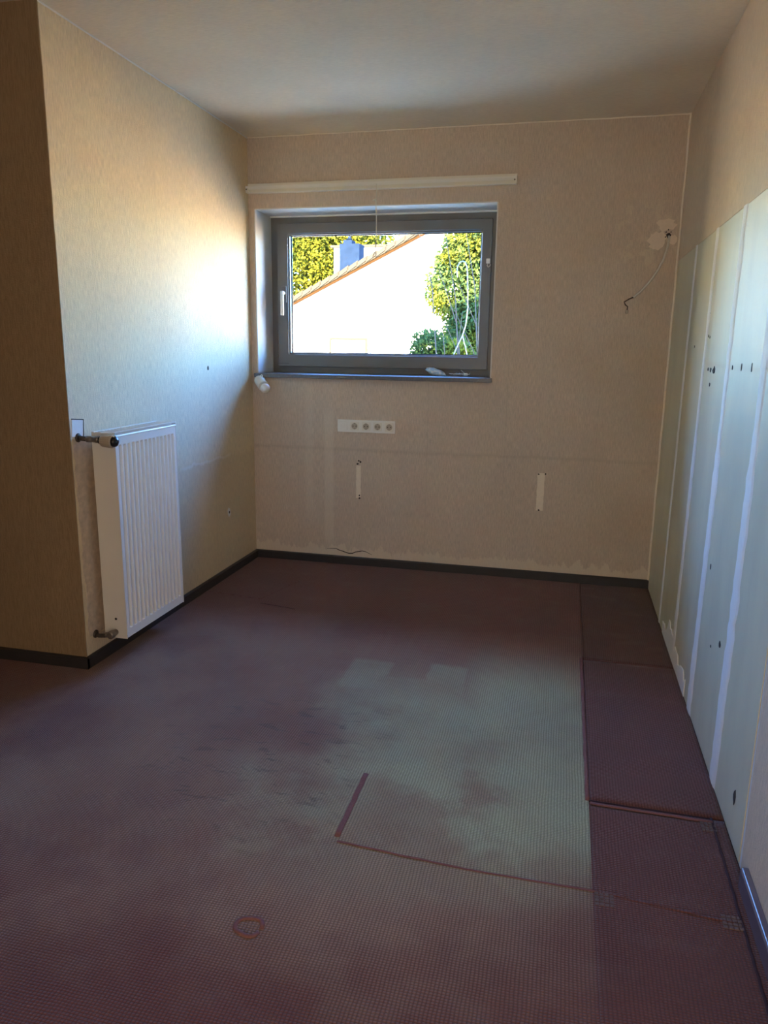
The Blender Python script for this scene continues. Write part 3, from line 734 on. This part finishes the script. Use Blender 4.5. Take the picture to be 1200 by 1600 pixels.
# ribbed front sheet
g = G(); nr = 14; step = (RY1 - RY0 - 0.036) / nr
prof = [(RY0 + .003, RX1)]
for i in range(nr):
    y = RY0 + 0.018 + i * step
    prof += [(y + step * .14, RX1), (y + step * .26, RX1 - .019), (y + step * .74, RX1 - .019), (y + step * .86, RX1)]
prof.append((RY1 - .003, RX1))
zt, zb = RZ1 - 0.050, RZ0 + 0.042
ins = 0.010
rows = [(RZ1 - .006, False), (zt, False), (zt - ins, True), (zb + ins, True), (zb, False), (RZ0 + .004, False)]
for z, deep in rows:
    for (y, x) in prof: g.v.append((x if deep else RX1, y, z))
n = len(prof)
for r in range(len(rows) - 1):
    for i in range(n - 1): a = r * n + i; g.f.append((a, a + 1, a + n + 1, a + n))
front = obj('front_panel', g, m_rad, t)
g = G().box((RX1 - .024, RY0 + .003, RZ0 + .004), (RX1 - .0205, RY1 - .003, RZ1 - .006)); obj('panel_back', g, m_rad, t)
obj('side_cover', G().box((RX0, RY0 - .0015, RZ0), (RX1 + .001, RY0 + .0015, RZ1)), m_rad, t, bevel=0.0012)
obj('side_cover', G().box((RX0, RY1 - .0015, RZ0), (RX1 + .001, RY1 + .0015, RZ1)), m_rad, t, bevel=0.0012)
obj('rear_panel', G().box((RX0 + .004, RY0 + .004, RZ0 + .004), (RX0 + .018, RY1 - .004, RZ1 - .012)), m_rad, t, bevel=0.003)
g = G()
g.box((RX0, RY0, RZ1 - .002), (RX0 + .012, RY1, RZ1 + .003)); g.box((RX1 - .012, RY0, RZ1 - .002), (RX1 + .001, RY1, RZ1 + .003))
for i in range(22):
    y = RY0 + .008 + i * (RY1 - RY0 - .016) / 21; g.box((RX0 + .010, y - .003, RZ1 - .003), (RX1 - .010, y + .003, RZ1 + .001))
obj('top_grille', g, m_rad, t)
obj('panel_edge', G().tube([(RX1 + .001, RY0 + .004, RZ1 - .014), (RX1 + .001, RY1 - .004, RZ1 - .014)], .0032, 8), m_rad, t)
obj('vent_plug', G().lathe((0.092, RY0 - .0012, 0.20), (0, -1, 0), [(0, .006), (.002, .005)], 10), m_dark, t)
# fittings: supply pipe, valve body and thermostat head; return pipe
zv = 0.985
yv = RY0 - 0.035
p = obj('supply_pipe', G().tube([(-0.004, -1.797, zv + .006), (0.02, -1.797, zv + .004), (0.045, -1.795, zv + .002)], .010, 12), m_pipe, t, smooth=True)
obj('rosette', G().lathe((0.0, -1.797, zv + .006), (1, 0, 0), [(0, .019), (.004, .019), (.008, .013)], 18), m_pipe, p, smooth=True)
vb = obj('valve_body', G().lathe((0.040, -1.795, zv + .002), (1, 0, 0), [(0, .011), (.002, .0135), (.022, .0135), (.024, .0115), (.04, .0115), (.042, .014), (.058, .014), (.06, .010), (.068, .010)], 16), m_nickel, t, smooth=True)
obj('valve_elbow', G().tube([(0.072, -1.795, zv), (0.074, -1.775, zv), (0.074, RY0 + .004, zv)], .011, 12), m_nickel, vb, smooth=True)
hdp = [(0, .013), (.004, .016), (.006, .021), (.012, .0245), (.040, .0265), (.054, .0265), (.058, .024)]
th = obj('thermostat_head', G().lathe((0.104, -1.795, zv - .001), (1, 0, -.04), hdp, 36, mod=lambda j: 1 + .03 * (j % 2)), m_head, t, smooth=False)
obj('dial_cap', G().lathe((0.161, -1.795, zv - .003), (1, 0, -.04), [(0, .022), (.006, .023), (.014, .020), (.020, .012), (.022, .003)], 24), m_black, th, smooth=True)
obj('collar', G().lathe((0.100, -1.795, zv), (1, 0, 0), [(0, .016), (.005, .016)], 20), m_black, th)
rp = obj('return_pipe', G().tube([(-.004, -1.775, 0.130), (.02, -1.778, 0.124), (.05, -1.780, 0.128), (.072, -1.780, .133)], .009, 12), m_pipe, t, smooth=True)
obj('rosette', G().lathe((0.0, -1.775, 0.130), (1, 0, 0), [(0, .018), (.004, .018), (.007, .012)], 18), m_pipe, rp, smooth=True)
rv = obj('return_valve', G().lathe((0.088, -1.803, 0.140), (0, 1, 0), [(0, .012), (.004, .017), (.026, .017), (.030, .013), (.055, .013)], 18), m_nickel, t, smooth=True)
obj('hex_nut', G().lathe((0.060, -1.783, .134), (1, 0, .1), [(0, .013), (.014, .013)], 6), m_nickel, rv)
for zb_ in (0.30, 0.85):
    obj('wall_bracket', G().box((0.0, -1.52, zb_), (RX0 + .006, -1.48, zb_ + .05)), m_rad, t)

# ------------------------------------------------------------------ outside
GZ = -1.2
struct('ground', G().box((-45, 0.34, GZ - 0.2), (45, 70, GZ)), m_ground)
struct('shade_block', G().box((XL - T - 3, YR - T, H + 0.31), (W + T + 4.5, T, 4.3)), m_render)  # unseen mass added over the room to shade the near ground and tree
struct('outer_footing', G().box((XL - T, YR - T, GZ - 0.1), (W + T, T, -0.2)), m_render)

m_tan = plain('tan_render', (0.62, 0.46, 0.26), 0.9, var=0.04, scale=4, spec=0.0)
m_yellow = plain('pale_yellow_render', (0.86, 0.72, 0.40), 0.9, var=0.03, scale=4, spec=0.0)
struct('bounce_wall_left', G().box((-26, 6.5, GZ - .05), (-8.5, 12, 4.6)), m_yellow)      # unseen pale yellow block left of the view, added to bounce sunlight in
# neighbour's gable
HY = 12.0; SL = 0.486; AX = 0.3
def rz(x): return 2.364 + SL * (x + 4.20)
AZ = rz(AX)
t = thing('gable_house', 'white rendered neighbouring house with a tiled gable roof, close behind the window', 'house', (AX, HY + 3, GZ))
XE = -7.2
poly = [(XE + .5, GZ - .05), (2 * AX - XE - .5, GZ - .05), (2 * AX - XE - .5, rz(XE + .5) - .12), (AX, AZ - .12), (XE + .5, rz(XE + .5) - .12)]
hw = obj('gable_wall', G().prism(poly, lambda u, v, d: (u, d, v), HY, HY + 5.6), m_render, t)
rf = None
for sgn in (1, -1):
    def fx(x): return x if sgn == 1 else 2 * AX - x
    po_ = [(fx(XE), rz(XE) - .10), (fx(AX), AZ - .10), (fx(AX), AZ), (fx(XE), rz(XE))]
    rf = obj('roof_slope', G().prism(po_, lambda u, v, d: (u, d, v), HY - .22, HY + 5.9), m_tile, t)
    po_ = [(fx(XE), rz(XE) - .165), (fx(AX), AZ - .165), (fx(AX), AZ - .06), (fx(XE), rz(XE) - .06)]
    obj('bargeboard', G().prism(po_, lambda u, v, d: (u, d, v), HY - .20, HY - .17), m_soffit, t)
    nt = 36; Lr = (AX - XE)
    if sgn == 1:
        for i in range(nt):
            xa = XE + Lr * i / nt; xb = XE + Lr * (i + 1) / nt + .025
            po_ = [(xa, rz(xa) + .015), (xb, rz(xb) + .03), (xb, rz(xb) - .055), (xa, rz(xa) - .080)]
            po_ = [(xa, rz(xa) + .005), (xb, rz(xb) + .040), (xb, rz(xb) - .050), (xa, rz(xa) - .095)]
            if i == 0: v0 = obj('verge_tile', G().prism(po_, lambda u, v, d: (u, d, v), HY - .245, HY + .12), m_tile, t); x_ref = xa
            else:
                o = v0.copy(); C.objects.link(o); o.parent = t; o.matrix_parent_inverse = v0.matrix_parent_inverse.copy()
                o.location = (xa - x_ref, 0, rz(xa) - rz(x_ref))
obj('bounce_block', G().box((7.0, HY + .5, GZ - .05), (26, HY + 5, 1.7)), m_tan, t, label='unseen low tan block added to bounce sunlight')  # added out of view to throw warm sunlight onto the left wall
# recessed door opening low on the gable
dz = 1.57
dx0, dx1 = -3.30, -2.42
dr = obj('gable_window', G().ring((dx0, -.8, dx1, dz), (dx0 + .05, -.75, dx1 - .05, dz - .05), HY - .05, HY + .01), m_tile, t, bevel=0.01)
obj('shutter', G().box((dx0 + .05, HY - .02, -.75), (dx1 - .05, HY + .02, dz - .05)), m_plaster, dr)
obj('downpipe', G().tube([(dx1 + .35, HY - .06, -1.2), (dx1 + .35, HY - .06, 1.9)], .03, 8), m_plaster, t)

# pale house and slate-clad chimney farther off
t = thing('pale_house', 'pale flat-topped house farther off behind the gable roof', 'house', (-2.6, 23, GZ))
obj('house_wall', G().box((-6.0, 21, GZ - .05), (-3.2, 25, 4.62)), m_render, t)
obj('roof_edge', G().box((-6.1, 20.9, 4.62), (-3.1, 25.1, 4.70)), m_tile, t)
ch = thing('slate_chimney', 'blue-grey slate-clad chimney with a small pointed cowl behind the gable roof', 'chimney', (-5.08, 20, GZ))
obj('chimney_stack', G().box((-5.41, 19.7, GZ - .05), (-4.76, 20.3, 4.58)), m_slate, ch)
obj('chimney_cap', G().box((-5.30, 19.75, 4.58), (-5.02, 20.2, 4.70)), m_slate, ch)
obj('cowl', G().lathe((-5.17, 20, 4.70), (0, 0, 1), [(0, .05), (.06, .11), (.08, .05), (.24, .02)], 10), m_slate, ch)

def leaves(pts_fn, n, L, Wd, droop, seed):
    rnd = random.Random(seed); g = G()
    for _ in range(n):
        p, out = pts_fn(rnd)
        d = (out + Vector((rnd.gauss(0, .5), rnd.gauss(0, .5), rnd.gauss(0, .5) - droop))).normalized()
        s_ = d.cross(Vector((rnd.gauss(0, 1), rnd.gauss(0, 1), rnd.gauss(0, 1)))).normalized()
        l = L * rnd.uniform(.6, 1.3); w_ = Wd * rnd.uniform(.6, 1.3); nb = len(g.v)
        nn = d.cross(s_) * w_ * 0.3
        g.v += [tuple(p), tuple(p + d * l * .5 + s_ * w_ - nn * .5), tuple(p + d * l), tuple(p + d * l * .5 - s_ * w_ - nn * .5)]
        g.f += [(nb, nb + 1, nb + 2, nb + 3)]
    return g
def crown(blobs):
    wts = [b[3] * b[4] * b[5] for b in blobs]
    def fn(rnd):
        b = rnd.choices(blobs, wts)[0]
        d = Vector((rnd.gauss(0, 1), rnd.gauss(0, 1), rnd.gauss(0, 1))).normalized()
        k = rnd.uniform(.15, 1.0) ** .5
        k *= 1 + .18 * noise.noise(Vector((d.x * 3 + b[0], d.y * 3, d.z * 3)))
        return Vector((b[0] + d.x * b[3] * k, b[1] + d.y * b[4] * k, b[2] + d.z * b[5] * k)), d
    return fn
def objraw(name, g, mat, parent):
    me = bpy.data.meshes.new(name); me.from_pydata(g.v, [], g.f); me.materials.append(mat)
    o = bpy.data.objects.new(name, me); C.objects.link(o); o.parent = parent
    o.matrix_parent_inverse = Matrix.Translation(-world_loc(parent)); return o

def tree(name, label, loc, blobs, n, L, Wd, mat, droop, seed, rt, cat='tree'):
    t = thing(name, label, cat, loc)
    o = objraw('foliage', leaves(crown(blobs), n, L, Wd, droop, seed), mat, t); o['kind'] = 'stuff'
    top = max(b[2] for b in blobs)
    rnd = random.Random(seed)
    obj('trunk', G().tube([(loc[0], loc[1], loc[2] - .05), (loc[0] + .05, loc[1], loc[2] * .5 + top * .5), (loc[0], loc[1], top)], [rt, rt * .8, rt * .3], 8), m_bark, t, smooth=True)
    for b in blobs[:8]:
        obj('branch', G().tube([(loc[0], loc[1], max(loc[2] + .3, b[2] - b[5] * .9)), ((loc[0] + b[0]) / 2, (loc[1] + b[1]) / 2, b[2] - b[5] * .3), (b[0], b[1], b[2] + b[5] * .4)], [rt * .4, rt * .3, rt * .1], 6), m_bark, t, smooth=True)
    return t
# left background: yellowing tree
tree('yellow_tree', 'large tree with bright yellow-green autumn leaves behind the gable roof', (-8.6, 27.5, GZ),
     [(-9.6, 27.5, 4.2, 2.2, 2, 2.6), (-7.9, 27.5, 5.2, 1.7, 2, 2.2), (-6.9, 27.5, 6.2, 1.5, 1.8, 1.45), (-9.0, 27.5, 7.0, 2.4, 2, 1.8), (-7.4, 27.5, 3.2, 1.2, 1.5, 2.2), (-11.5, 27.5, 4.5, 2, 2, 3)],
     60000, .15, .06, m_leaf_y, .3, 31, .22)
# right foreground conifer-like tree and a lower bush
tree('green_tree', 'leafy green and yellow tree close outside the right of the window', (1.15, 5.4, GZ),
     [(0.95, 5.3, 2.55, .62, .6, .50), (0.56, 5.2, 2.10, .42, .42, .42), (0.72, 5.2, 1.50, .36, .4, .36), (0.98, 5.2, 1.85, .50, .5, .45), (0.85, 5.2, 1.40, .34, .4, .35), (1.25, 5.4, 1.3, .5, .5, .6), (0.50, 5.2, 2.42, .26, .3, .22), (1.35, 5.5, 2.4, .6, .5, .8), (1.2, 5.4, .4, .7, .6, .7)],
     90000, .060, .017, m_leaf_g, .55, 33, .07)
tree('green_bush', 'low green bush with bare twigs in front of the white gable', (0.38, 4.25, GZ),
     [(0.36, 4.25, 1.37, .21, .22, .19), (0.62, 4.25, 1.24, .27, .22, .21), (0.35, 4.25, 1.0, .33, .22, .33), (0.5, 4.25, .3, .4, .24, .7)],
     26000, .05, .015, m_leaf_g, .1, 35, .03, 'bush')
t = thing('bare_shrub', 'bare twiggy shrub with thin leafless stems beside the green tree', 'shrub', (0.80, 3.7, GZ))
rnd = random.Random(8)
for i in range(9):
    x = 0.62 + .07 * i; a = rnd.uniform(-.35, .15)
    top = (2.45 + rnd.uniform(-.1, .25)) if i % 3 == 0 else rnd.uniform(1.6, 2.3)
    obj('stem', G().tube([(0.80 + (x - .8) * .2, 3.7, GZ - .02), (x, 3.7 + rnd.uniform(-.1, .1), .6), (x + a * .4 - .05, 3.7, top * .75), (x + a - .1, 3.7, top)], [.012, .009, .006, .003], 5), m_bark, t)
